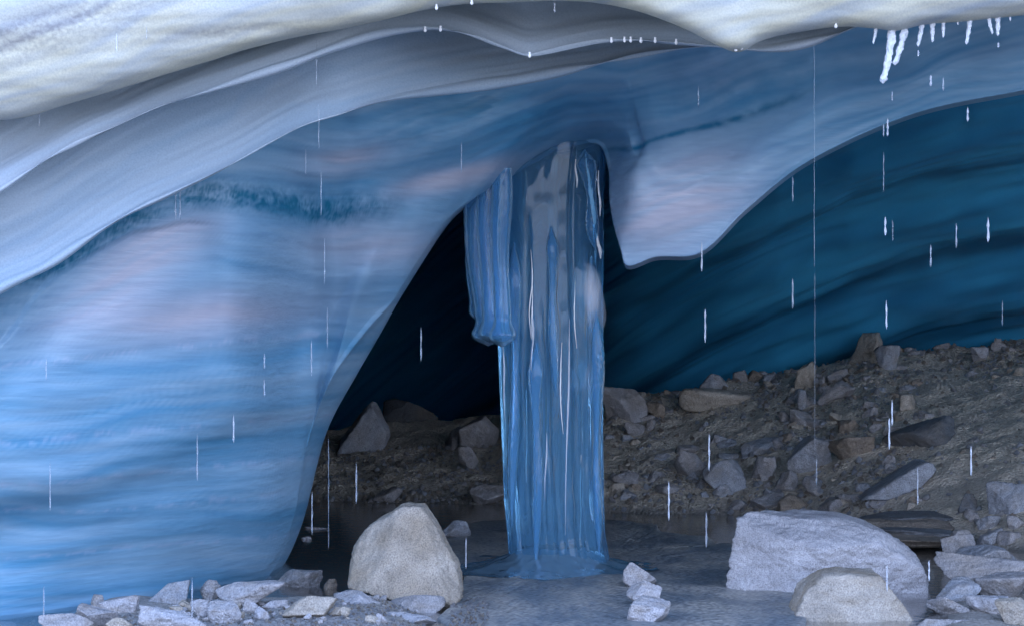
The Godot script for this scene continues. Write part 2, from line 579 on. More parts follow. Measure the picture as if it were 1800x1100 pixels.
func build_glacier() -> void:
	var ice := thing("glacier", "blue and cream glacier ice arching over the cave in overlapping folds", "glacier")
	# outer face, above the lip that carries the icicles
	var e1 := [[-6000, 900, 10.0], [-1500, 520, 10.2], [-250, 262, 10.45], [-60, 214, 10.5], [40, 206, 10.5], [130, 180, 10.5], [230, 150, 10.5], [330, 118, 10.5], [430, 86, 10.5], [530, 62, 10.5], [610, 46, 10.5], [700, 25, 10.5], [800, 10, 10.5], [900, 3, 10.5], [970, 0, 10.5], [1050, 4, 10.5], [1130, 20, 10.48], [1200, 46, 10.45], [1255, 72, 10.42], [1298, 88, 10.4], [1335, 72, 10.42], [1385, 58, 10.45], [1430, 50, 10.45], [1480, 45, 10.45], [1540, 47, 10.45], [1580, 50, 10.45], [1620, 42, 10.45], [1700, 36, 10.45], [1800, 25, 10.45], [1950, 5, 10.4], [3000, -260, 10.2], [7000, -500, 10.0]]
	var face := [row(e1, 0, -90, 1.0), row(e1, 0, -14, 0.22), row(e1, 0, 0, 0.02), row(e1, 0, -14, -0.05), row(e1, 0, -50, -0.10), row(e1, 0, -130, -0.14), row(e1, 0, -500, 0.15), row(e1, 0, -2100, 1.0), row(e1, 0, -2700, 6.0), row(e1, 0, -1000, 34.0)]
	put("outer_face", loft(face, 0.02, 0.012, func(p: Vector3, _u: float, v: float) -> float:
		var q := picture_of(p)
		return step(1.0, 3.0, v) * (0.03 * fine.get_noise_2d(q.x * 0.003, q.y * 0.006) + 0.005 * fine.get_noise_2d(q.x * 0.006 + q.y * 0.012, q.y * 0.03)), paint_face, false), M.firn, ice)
	# second fold, with the crease that ends in a cusp
	var e2 := [[-6000, 1100, 10.5], [-1500, 700, 10.8], [-250, 470, 11.2], [-60, 372, 11.3], [0, 336, 11.32], [60, 296, 11.34], [130, 256, 11.36], [200, 226, 11.38], [280, 190, 11.4], [360, 164, 11.4], [440, 138, 11.4], [520, 112, 11.4], [590, 86, 11.4], [650, 66, 11.4], [710, 55, 11.4], [770, 53, 11.4], [830, 66, 11.4], [885, 86, 11.38], [930, 100, 11.35], [960, 95, 11.37], [1000, 86, 11.4], [1060, 75, 11.4], [1110, 73, 11.4], [1180, 77, 11.4], [1260, 84, 11.4], [1340, 90, 11.4], [1600, 20, 11.4], [3000, -260, 11.2], [7000, -500, 11.0]]
	var fold := func(e: Array, up: float, back: float, near: float, bay: float) -> Array:
		return [row(e, 0, -30, near + 0.5, bay), row(e, 0, -4, near + 0.1, bay), row(e, 0, 0.5, near + 0.01, bay), row(e, 0, -2.5, near - 0.018, bay), row(e, 0, -9, near + 0.004, bay), row(e, 0, -30, near + 0.02 + back * 0.1, bay), row(e, 0, -up * 0.45, near + 0.03 + back * 0.45, bay), row(e, 0, -up, near + back, bay), row(e, 0, -up - 160, near + back + 0.3, bay)]
	put("ceiling_fold", loft(fold.call(e2, 130.0, 0.2, -0.65, 0.3), 0.02, 0.012, fold_lift(2.0), fold_paint(4.0, 0.4)), M.ice, ice)
	# third fold, whose lower rim shows as a thin bright line
	var e3 := [[-6000, 1250, 10.8], [-1500, 900, 11.2], [-250, 660, 11.7], [-80, 556, 11.8], [0, 508, 11.85], [80, 470, 11.9], [150, 424, 11.95], [230, 376, 12.0], [310, 338, 12.03], [410, 290, 12.05], [470, 256, 12.05], [540, 221, 12.05], [600, 203, 12.05], [650, 187, 12.05], [700, 175, 12.05], [760, 165, 12.05], [830, 155, 12.05], [900, 145, 12.05], [1000, 125, 12.05], [1100, 105, 12.05], [1180, 91, 12.05], [1260, 80, 12.05], [1400, 45, 12.05], [1700, -20, 12.0], [3000, -380, 11.6], [7000, -600, 11.4]]
	put("ceiling_fold", loft(fold.call(e3, 180.0, 0.15, -0.95, 0.65), 0.02, 0.012, fold_lift(9.0), fold_paint(7.0, 0.2)), M.ice, ice)
	# the main wall: left leg, roof over the column and the lobe to its right
	var wall := [
		[[-6000, 1200, 11.2], [-6000, 1300, 11.0], [-6000, 1500, 11.0], [-6000, 1800, 10.9]],
		[[-1500, 930, 11.5], [-1500, 1050, 11.2], [-1500, 1150, 11.1], [-1500, 1300, 11.0]],
		[[-250, 660, 11.9], [-250, 800, 11.55], [-250, 960, 11.5], [-250, 1125, 11.4]],
		[[-80, 556, 11.95], [-80, 735, 11.6], [-80, 920, 11.6], [-80, 1100, 11.65]],
		[[40, 490, 12.0], [45, 690, 11.68], [50, 890, 11.75], [60, 1082, 12.0]],
		[[150, 424, 12.05], [170, 620, 11.85], [180, 850, 12.0], [200, 1058, 12.45]],
		[[230, 376, 12.1], [260, 560, 11.98], [275, 810, 12.2], [300, 1044, 12.8]],
		[[310, 338, 12.17], [340, 510, 12.12], [360, 770, 12.45], [390, 1028, 13.2]],
		[[410, 290, 12.27], [440, 450, 12.25], [460, 710, 12.8], [474, 1008, 13.7]],
		[[470, 256, 12.35], [510, 410, 12.4], [525, 620, 12.95], [508, 940, 13.9]],
		[[540, 221, 12.4], [575, 360, 12.5], [590, 530, 13.05], [546, 760, 13.9]],
		[[600, 203, 12.42], [640, 315, 12.6], [655, 440, 13.1], [592, 650, 13.9]],
		[[650, 187, 12.43], [690, 280, 12.65], [705, 375, 13.15], [652, 572, 13.9]],
		[[700, 175, 12.44], [735, 255, 12.7], [745, 340, 13.2], [690, 530, 13.9]],
		[[760, 165, 12.45], [785, 238, 12.75], [790, 305, 13.25], [724, 475, 13.95]],
		[[830, 155, 12.45], [850, 216, 12.8], [850, 275, 13.3], [772, 402, 14.0]],
		[[900, 145, 12.45], [915, 195, 12.85], [915, 245, 13.35], [828, 352, 14.05]],
		[[960, 133, 12.45], [968, 180, 12.85], [965, 225, 13.4], [905, 308, 14.1]],
		[[1020, 121, 12.45], [1028, 165, 12.85], [1030, 208, 13.4], [1000, 260, 14.3]],
		[[1060, 113, 12.45], [1070, 160, 12.85], [1078, 205, 13.3], [1056, 258, 14.3]],
		[[1078, 110, 12.45], [1090, 162, 12.85], [1096, 220, 13.25], [1068, 290, 14.0]],
		[[1092, 106, 12.45], [1108, 170, 12.85], [1114, 250, 13.2], [1072, 352, 13.75]],
		[[1112, 103, 12.45], [1130, 182, 12.85], [1138, 295, 13.1], [1092, 440, 13.48]],
		[[1124, 100, 12.45], [1145, 190, 12.85], [1154, 312, 13.1], [1099, 464, 13.5]],
		[[1160, 93, 12.45], [1185, 190, 12.85], [1198, 320, 13.1], [1152, 452, 13.5]],
		[[1210, 86, 12.45], [1240, 178, 12.85], [1255, 295, 13.1], [1222, 448, 13.5]],
		[[1290, 70, 12.45], [1318, 150, 12.85], [1333, 235, 13.1], [1311, 370, 13.5]],
		[[1400, 40, 12.45], [1418, 110, 12.75], [1428, 180, 13.0], [1402, 296, 13.4]],
		[[1500, 15, 12.4], [1508, 80, 12.7], [1512, 142, 12.9], [1490, 248, 13.3]],
		[[1620, -10, 12.35], [1625, 50, 12.6], [1625, 105, 12.8], [1608, 200, 13.1]],
		[[1800, -45, 12.3], [1800, 15, 12.5], [1800, 70, 12.65], [1800, 159, 12.9]],
		[[2000, -80, 12.2], [2000, -20, 12.4], [2000, 35, 12.5], [2000, 120, 12.7]],
		[[3500, -500, 11.8], [3500, -450, 12.0], [3500, -410, 12.1], [3500, -330, 12.3]],
		[[7000, -700, 11.4], [7000, -650, 11.6], [7000, -600, 11.7], [7000, -560, 11.9]]]
	# the inner side of the edge: how far it shows beyond the front edge, in picture units
	var inner := {8: [10, -8], 9: [12, -12], 10: [20, 0], 11: [26, 10], 12: [12, 8]}
	var rows := [[], [], [], [], [], [], [], [], [], [], []]
	for i in wall.size():
		var c: Array = wall[i]
		var p: Array = c[3].duplicate()
		if p[0] > 1070.0 or i > 22:
			p[2] = c[2][2] + 0.12 + 0.3 * step(1090, 1070, p[0])
		elif i >= 9:
			p[2] = lerpf(p[2], 13.15, 0.85 * step(905, 820, p[0]) * step(508, 610, p[0]))
			var over := step(660, 860, p[0])
			var top: float = c[0][2] - 0.5 + 0.65 * over
			p[2] = lerpf(p[2], minf(p[2], 13.75), over)
			c = [c[0], [c[1][0], c[1][1], lerpf(top, p[2], lerpf(0.31, 0.25, step(960, 1060, p[0])))], [c[2][0], c[2][1], lerpf(top, p[2], lerpf(0.63, 0.52, step(960, 1060, p[0])))], p]
		var back := 0.65 * step(640, 860, c[0][0]) * step(1320, 1120, c[0][0])
		rows[0].append(at(c[0][0], c[0][1] - 120, c[0][2] - 0.55 + back))
		rows[1].append(at(c[0][0], c[0][1] - 12, c[0][2] - 0.5 + back))
		for k in 3: rows[2 + k].append(at(c[1 + k][0], c[1 + k][1], c[1 + k][2] - ([0.25 - 0.45 * back, 0.06 - 0.15 * back, 0.0][k] if i < 9 or c[3][0] > 1070.0 else 0.0)))
		var off: Array = inner.get(i, [1.0, 0.5])
		var b: Array = c[2]
		rows[4][-1] = at(lerpf(b[0], p[0], 0.1), lerpf(b[1], p[1], 0.1), lerpf(b[2], p[2], 0.08))
		rows[5].append(at(lerpf(b[0], p[0], 0.93), lerpf(b[1], p[1], 0.93), lerpf(b[2], p[2], 0.93)))
		rows[6].append(at(p[0], p[1], p[2]))
		rows[7].append(at(p[0] + off[0] * 0.1, p[1] + off[1] * 0.1 - 0.5, p[2] + 0.045))
		rows[8].append(at(p[0] + off[0], p[1] + off[1], p[2] + 0.8))
		var hide := [-160, -40, 2.2] if i < 16 else [0, -140, 1.4]
		if i < 8: hide = [0, 40, 1.0]
		rows[9].append(at(p[0] + hide[0] * 0.5, p[1] + hide[1] * 0.5, p[2] + 0.8 + hide[2] * 0.4))
		rows[10].append(at(p[0] + hide[0] * 1.6, p[1] + hide[1] * 1.6, p[2] + 0.8 + hide[2]))
	put("cave_wall", loft(rows, 0.013, 0.013, lift_wall, paint_wall), M.layered_ice, ice)
	# the far wall of the cave
	var far := [
		[[-900, 200, 30], [-900, 500, 30], [-900, 820, 31]],
		[[300, 250, 33], [300, 520, 33], [300, 800, 34]],
		[[760, 280, 31], [760, 520, 31.5], [760, 800, 32]],
		[[930, 300, 27], [930, 520, 27.5], [930, 800, 28]],
		[[1010, 310, 23], [1010, 520, 23.5], [1010, 800, 24.5]],
		[[1090, 310, 20], [1090, 520, 21], [1090, 790, 23]],
		[[1180, 310, 19], [1180, 510, 20.4], [1180, 780, 22.6]],
		[[1300, 290, 18.2], [1300, 490, 19.8], [1300, 760, 22.4]],
		[[1450, 220, 17.4], [1450, 430, 19.2], [1450, 740, 22.2]],
		[[1600, 150, 16.6], [1600, 370, 18.6], [1600, 720, 22]],
		[[1800, 80, 15.8], [1800, 310, 17.8], [1800, 690, 21.5]],
		[[2100, 0, 15.0], [2100, 240, 17.0], [2100, 650, 20.5]],
		[[3200, -400, 15.0], [3200, 100, 17], [3200, 600, 19]],
		[[5600, -600, 14.0], [5600, 100, 16], [5600, 900, 18]]]
	rows = [[], [], [], []]
	for c in far:
		rows[0].append(at(c[0][0], c[0][1] - 160, c[0][2] - 1.2))
		for k in 3: rows[1 + k].append(at(c[k][0], c[k][1], c[k][2]))
	put("far_wall", loft(rows, 0.03, 0.02, lift_far, paint_far), M.ice, ice)
	# the body of the ice behind the folds, its sides and its back
	for b in [[Vector3(0, 6.2, -28.0), Vector3(44, 5.2, 31)], [Vector3(0, 7, -46), Vector3(50, 18, 5)], [Vector3(-17.5, 7, -27.5), Vector3(9, 18, 34)], [Vector3(18.5, 7, -27.5), Vector3(9, 18, 34)], [Vector3(-7.6, 2, -24), Vector3(2.2, 6, 20)]]:
		var bm := BoxMesh.new()
		bm.size = b[1]
		put("ice_body", bm, body_ice(), ice, b[0])


func body_ice() -> StandardMaterial3D:
	if not M.has("body"):
		var m := StandardMaterial3D.new()
		m.resource_name = "dark_ice"
		m.albedo_color = Color(0.05, 0.25, 0.42).linear_to_srgb()
		m.roughness = 0.5
		M.body = m
	return M.body


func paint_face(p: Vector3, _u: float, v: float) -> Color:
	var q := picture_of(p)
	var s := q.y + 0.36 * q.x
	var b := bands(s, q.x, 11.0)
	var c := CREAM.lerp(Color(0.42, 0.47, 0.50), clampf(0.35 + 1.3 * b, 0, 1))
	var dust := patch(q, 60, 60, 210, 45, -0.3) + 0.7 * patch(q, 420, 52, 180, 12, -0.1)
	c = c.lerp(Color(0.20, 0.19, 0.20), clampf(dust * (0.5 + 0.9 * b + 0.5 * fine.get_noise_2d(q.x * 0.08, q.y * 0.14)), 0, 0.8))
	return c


func far_strata(q: Vector2) -> float:
	var x := q.x - 1065.0
	return q.y + 0.62 * x - 0.00032 * x * x


func paint_far(p: Vector3, _u: float, _v: float) -> Color:
	var q := picture_of(p)
	var s := far_strata(q)
	var b := bands(s * 0.8, q.x, 21.0)
	var c := Color(0.08, 0.54, 0.86).lerp(Color(0.05, 0.36, 0.66), clampf(0.45 + 1.1 * b, 0, 1))
	for k in [[562, 12, 0.5], [640, 9, 0.25], [715, 22, 0.7], [770, 10, 0.3], [840, 34, 0.45]]:
		c = c.lerp(Color(0.01, 0.08, 0.19), k[2] * exp(-pow((s - k[0] + 18.0 * fine.get_noise_2d(q.x * 0.006, k[0])) / k[1], 2)))
	return c


func lift_far(p: Vector3, _u: float, v: float) -> float:
	var q := picture_of(p)
	var s := far_strata(q)
	return 0.06 * sin(s * 0.045 + 2.0 * noise.get_noise_2d(q.x * 0.002, 3.0)) * step(0.5, 1.2, v) + 0.03 * fine.get_noise_2d(s * 0.03, q.x * 0.003)


# ---------------------------------------------------------------- column

func build_column() -> void:
	var base := at(972, 1003, 13.9)
	var col := thing("ice_column", "tall clear fluted ice column standing from the cave floor to the roof", "ice column", base)
	# shaft
	var levels := []
	# [height unit, left, right]
	for l in [[230, 884, 1068], [280, 878, 1066], [340, 876, 1062], [450, 878, 1060], [600, 876, 1061], [750, 880, 1062], [880, 884, 1063], [940, 890, 1066], [980, 892, 1074], [1003, 890, 1086], [1022, 880, 1100]]: levels.append(l)
	var facets := []
	for k in [[12, 0.97], [50, 0.93], [78, 0.95], [103, 0.92], [131, 0.97], [166, 0.95], [205, 0.97], [250, 0.96], [292, 0.97], [332, 0.96]]: facets.append([deg_to_rad(k[0]), k[1]])
	# creases down the front: [angle, depth, width, top, foot]
	var grooves := []
	for k in [[66, 0.10, 0.035, 2.6, 0.0], [92, 0.07, 0.03, 1.9, 0.0], [101, 0.05, 0.02, 1.6, 0.2], [119, 0.11, 0.04, 2.1, 0.0], [139, 0.06, 0.03, 1.3, 0.0], [55, 0.05, 0.02, 1.2, 0.0], [40, 0.06, 0.03, 1.9, 0.3], [81, 0.05, 0.02, 0.9, 0.0]]: grooves.append([deg_to_rad(k[0]), k[1], k[2], k[3], k[4]])
	var nu := 300
	var nv := 150
	var pts := PackedVector3Array()
	for j in nv:
		var py := lerpf(232.0, 1022.0, float(j) / (nv - 1))
		var lt := []
		var rt := []
		for l in levels:
			lt.append([l[0], l[1]])
			rt.append([l[0], l[2]])
		var a := at(along(lt, py), py, 13.9)
		var b := at(along(rt, py), py, 13.9)
		var c := (a + b) * 0.5
		var rx := (b.x - a.x) * 0.5
		for i in nu + 1:
			var an := TAU * float(i % nu) / nu
			var dx := cos(an)
			var dz := sin(an)
			var y := c.y
			var low := step(2.0, 0.9, y)
			var sum := 0.0
			for k in facets:
				var w: float = cos(an - k[0] - 0.05 * fine.get_noise_2d(y * 0.7, k[0] * 9.0))
				if w > 0.1: sum += pow(w / (k[1] + 0.05 * fine.get_noise_2d(y * 0.5, k[0] * 5.0)), 48.0)
			var r := pow(sum, -1.0 / 48.0)
			for g in grooves:
				var gap := wrapf(an - g[0] - 0.06 * fine.get_noise_2d(y * 0.8, g[0] * 7.0), -PI, PI)
				r -= g[1] * exp(-gap * gap / (g[2] * g[2])) * step(g[3], g[3] - 0.25, y) * step(g[4] - 0.1, g[4] + 0.1, y)
			var f2 := absf(fine.get_noise_3d(dx * 5.0, y * 0.22, dz * 5.0))
			r += 0.012 * fine.get_noise_3d(dx * 1.5, y * 3.0, dz * 1.5) - 0.16 * low * maxf(0.0, 0.14 - f2)
			pts.append(Vector3(c.x + dx * rx * r, y, c.z + dz * rx * 0.85 * r) - base)
	var nor := grid_normals(pts, nu + 1, nv, false)
	put("shaft", grid_mesh(pts, nor, PackedColorArray(), nu + 1, nv, false), M.clear, col)
	# the curtain that hangs on the left and ends in the air
	for q in [[836, 338, 858, 604, 22, 0.10], [856, 330, 868, 600, 20, 0.16], [880, 318, 882, 606, 18, 0.22], [828, 345, 838, 560, 13, 0.02]]:
		var d: float = 13.72 - q[5]
		var path := []
		var rad := []
		for k in 8:
			var t := k / 7.0
			path.append(at(lerpf(q[0], q[2], t * t) + 2.0 * sin(t * 9.0 + q[0]), lerpf(q[1] - 22.0, q[3], t), d) - base)
			rad.append(q[4] * d / F * (1.0 - 0.2 * t * t) * (1.0 + 0.08 * sin(t * 7.0 + q[0])) if k < 7 else q[4] * 0.5 * d / F)
		path.append(path[-1] + Vector3(0, -0.012, 0))
		rad.append(0.002)
		put("curtain", tube(path, rad, 40, 10, 0.035, Vector3(q[0], 0, 3)), M.clear, col)
	# ribs that run down the front
	for q in [[905, 425, 901, 930, 12, 0.22], [968, 396, 976, 700, 9, 0.265], [943, 600, 944, 1008, 11, 0.255], [1030, 262, 1047, 440, 15, 0.20], [1048, 540, 1052, 975, 11, 0.15]]:
		var d: float = 13.9 - q[5]
		var path := []
		var rad := []
		for k in 9:
			var t := k / 8.0
			path.append(at(lerpf(q[0], q[2], t) + 2.0 * sin(t * 8.0 + q[1]), lerpf(q[1], q[3], t), d) - base)
			var w := sqrt(clampf(t / 0.12, 0.0, 1.0)) * (1.0 + 0.25 * sin(t * 11.0 + q[0])) * (1.0 - 0.45 * t)
			rad.append(maxf(q[4] * d / F * w, 0.001) if k < 8 else 0.001)
		put("rib", tube(path, rad, 24, 12, 0.12, Vector3(q[1], 0, 1)), M.clear, col)
	# clouds of white bubbles in the ice: nested veils of fine bubbles
	for q in [[1033, 522, 30, 58], [1030, 500, 22, 40], [1016, 662, 18, 30], [1022, 455, 5, 26]]:
		var st := SurfaceTool.new()
		st.begin(Mesh.PRIMITIVE_TRIANGLES)
		for k in 7:
			var d: float = 13.76
			var big: float = 2.0 * d / F * (1.0 - 0.10 * k)
			var veil := stone(int(q[0]) * 3 + k, Vector3(q[2] * big, q[3] * big, q[2] * big * 0.6), 3, 9, 3.0, [], Color.WHITE, Color.WHITE, 0.0)
			st.append_from(veil, 0, Transform3D(Basis(), at(q[0] + rng.randf_range(-6, 6), q[1] + q[3] * (1.0 - 0.10 * k) + rng.randf_range(-9, 9), d) - base))
		var bub := put("bubble_cloud", st.commit(), M.veil, col)
		bub.set_meta("kind", "stuff")
	# white slivers that paint the bright highlights in the shaft's upper right
	for q in [[1030, 270, 1037, 335, 1.8], [1034, 300, 1046, 400, 2.8], [1041, 330, 1048, 395, 1.5], [1052, 300, 1055, 380, 1.3], [1050, 410, 1056, 455, 2.2], [1012, 280, 1014, 330, 1.2]]:
		var d := 13.68
		put("white_highlight", tube([at(q[0], q[1], d) - base, at(lerpf(q[0], q[2], 0.3) - 1.0, lerpf(q[1], q[3], 0.3), d) - base, at(lerpf(q[0], q[2], 0.75) + 1.0, lerpf(q[1], q[3], 0.75), d) - base, at(q[2], q[3], d) - base], [0.002, q[4] * d / F, q[4] * 1.2 * d / F, 0.002], 14, 10, 0.7, base, 0.5), M.frost, col)
	# faint pale streaks inside the lower shaft, some standing in for vertical highlights
	for k in 22:
		var x := rng.randf_range(896, 1052)
		var y0 := rng.randf_range(430, 860)
		var y1 := minf(y0 + rng.randf_range(40, 170), 985.0)
		var d := 13.9 - 0.27 * sqrt(maxf(0.1, 1.0 - pow((x - 972.0) / 92.0, 2))) + rng.randf_range(0.01, 0.06)
		var w := (rng.randf_range(0.6, 1.3) if k % 2 == 0 else rng.randf_range(1.0, 2.6)) * d / F
		put("pale_streak_highlight", tube([at(x, y0, d) - base, at(x + rng.randf_range(-3, 3), lerpf(y0, y1, 0.35), d) - base, at(x + rng.randf_range(-3, 3), lerpf(y0, y1, 0.7), d) - base, at(x + rng.randf_range(-4, 4), y1, d) - base], [0.0008, w, w * 0.8, 0.0008], 10, 8, 0.6, Vector3(x, 0, y0), 0.6), M.frost if k % 4 == 0 else M.milky, col)
	# rivulets on the surface, whitish so that they draw the highlight lines
	for q in [[884, 606, 888, 742, 0.24], [938, 560, 934, 655, 0.29], [1001, 560, 994, 940, 0.29], [961, 760, 958, 880, 0.29]]:
		var d: float = 13.9 - q[4]
		put("rivulet_highlight", tube([at(q[0], q[1], d) - base, at(lerpf(q[0], q[2], 0.3) + 1, lerpf(q[1], q[3], 0.3), d) - base, at(lerpf(q[0], q[2], 0.7) - 1, lerpf(q[1], q[3], 0.7), d) - base, at(q[2], q[3], d) - base], [0.001, 0.005, 0.003, 0.0006], 12, 8, 0.3, base), M.drop, col)
	# apron of milky ice at the foot
	nu = 120
	nv = 26
	pts = PackedVector3Array()
	for j in nv:
		var t := float(j) / (nv - 1)
		for i in nu + 1:
			var an := TAU * float(i % nu) / nu
			var reach := 0.60 + 0.20 * noise.get_noise_2d(cos(an) * 1.4, sin(an) * 1.4)
			var r := lerpf(0.16, reach, t)
			var y := 0.12 * pow(1.0 - t, 2.0) + 0.022 + 0.012 * noise.get_noise_3d(cos(an) * r * 7.0, 2.0, sin(an) * r * 7.0)
			pts.append(Vector3(cos(an) * r, y, sin(an) * r * 1.15))
	nor = grid_normals(pts, nu + 1, nv, true)
	put("foot", grid_mesh(pts, nor, PackedColorArray(), nu + 1, nv, true), M.milky, col)


# ---------------------------------------------------------------- icicles

func build_icicles() -> void:
	for q in [
		[1541, 52, 1536, 74, 3.2, "thin bent icicle just left of the longest icicle"],
		[1570, 44, 1553, 144, 7.5, "longest icicle under the lip, knobbly and bent to the left"],
		[1592, 44, 1574, 112, 6.5, "second longest icicle, close to the right of the longest one"],
		[1622, 38, 1615, 79, 4.6, "slanting icicle, third of the knobbly row from the left"],
		[1640, 36, 1640, 71, 4.6, "straight icicle right of the slanting third icicle"],
		[1659, 34, 1659, 63, 3.6, "slim icicle ending in a round drop below the lip"],
		[1684, 32, 1685, 41, 3.2, "short stub of an icicle between two longer ones"],
		[1707, 30, 1700, 75, 4.4, "bent icicle with a bead at its tip, near the right end of the row"],
		[1738, 30, 1745, 57, 3.6, "crooked faint icicle leaning right beside a knobbly one"],
		[1755, 28, 1755, 60, 4.6, "knobbly straight icicle, last long one towards the right"],
		[1776, 26, 1777, 34, 3.0, "tiny icicle nub at the right end of the lip"]]:
		var d := 10.5
		var base := at(q[0], q[1] - 8.0, d)
		var path := []
		var rad := []
		for k in 7:
			var t := k / 6.0
			path.append(at(lerpf(q[0], q[2], pow(t, 1.6)), lerpf(q[1] - 8.0, q[3], t), d) - base)
			rad.append(q[4] * d / F * (1.15 - 0.45 * t) * (1.0 if k % 2 == 0 else 0.78) if k < 6 else q[4] * 0.5 * d / F)
		path.append(path[-1] + Vector3(0, -0.008, 0))
		rad.append(0.001)
		var ic := put("icicle", tube(path, rad, 20, 9, 0.55, base), M.icicle, null, base)
		tag(ic, q[5], "icicle", "icicles along the glacier lip")
	for q in [
		[1075, 76, 10.75, "first hanging ice bead from the left on the middle crease"], [1098, 75, 10.75, "second hanging ice bead from the left on the middle crease"], [1109, 75, 10.75, "third hanging ice bead from the left on the middle crease"], [1127, 76, 10.75, "fourth hanging ice bead from the left on the middle crease"],
		[1152, 76, 10.75, "fifth hanging ice bead from the left on the middle crease"], [1189, 79, 10.75, "last hanging ice bead on the middle crease, nearest the cream tip"],
		[1249, 73, 10.45, "ice bead on the cream lip, left of its lowest tip"], [1279, 86, 10.42, "ice bead on the cream lip just left of the tip"], [1294, 91, 10.4, "ice bead hanging at the lowest tip of the cream lip"], [1304, 88, 10.4, "ice bead just right of the lowest tip of the cream lip"],
		[747, 57, 10.75, "left one of two ice beads on the crest of the second fold"], [774, 56, 10.75, "right one of two ice beads on the crest of the second fold"], [931, 102, 10.7, "ice bead at the cusp where two creases meet"],
		[767, 18, 10.5, "ice bead on the cream lip high above the two crest beads"], [829, 9, 10.5, "pale nub on the cream lip near the top edge of view"], [1470, 50, 10.45, "small drop-shaped nub on the lip, between the cream tip and the icicles"]]:
		var base := at(q[0], q[1] - 5.0, q[2])
		var r: float = 2.7 * q[2] / F
		var bead := put("ice_bead", tube([Vector3(0, r * 2.0, 0), Vector3(0, r, 0), Vector3(0, -r * 0.4, 0), Vector3(0, -r * 1.3, 0), Vector3(0, -r * 1.8, 0)], [r * 0.8, r * 0.7, r * 1.05, r * 0.8, 0.0005], 14, 4, 0.1, base), M.frost, null, base)
		tag(bead, q[3], "ice bead", "small beads of ice hanging from the creases")


# ---------------------------------------------------------------- rocks

func sphere(level: int) -> Array:   # a ball of small triangles: [directions, index]
	if spheres.has(level): return spheres[level]
	var t := (1.0 + sqrt(5.0)) / 2.0
	var p := []
	for v in [[-1, t, 0], [1, t, 0], [-1, -t, 0], [1, -t, 0], [0, -1, t], [0, 1, t], [0, -1, -t], [0, 1, -t], [t, 0, -1], [t, 0, 1], [-t, 0, -1], [-t, 0, 1]]: p.append(Vector3(v[0], v[1], v[2]).normalized())
	var f := [0, 11, 5, 0, 5, 1, 0, 1, 7, 0, 7, 10, 0, 10, 11, 1, 5, 9, 5, 11, 4, 11, 10, 2, 10, 7, 6, 7, 1, 8, 3, 9, 4, 3, 4, 2, 3, 2, 6, 3, 6, 8, 3, 8, 9, 4, 9, 5, 2, 4, 11, 6, 2, 10, 8, 6, 7, 9, 8, 1]
	for l in level:
		var mids := {}
		var g := []
		for i in range(0, f.size(), 3):
			var m := []
			for e in [[f[i], f[i + 1]], [f[i + 1], f[i + 2]], [f[i + 2], f[i]]]:
				var key: int = mini(e[0], e[1]) * 100000 + maxi(e[0], e[1])
				if not mids.has(key):
					mids[key] = p.size()
					p.append(((p[e[0]] + p[e[1]]) * 0.5).normalized())
				m.append(mids[key])
			g.append_array([f[i], m[0], m[2], f[i + 1], m[1], m[0], f[i + 2], m[2], m[1], m[0], m[1], m[2]])
		f = g
	spheres[level] = [p, f]
	return spheres[level]


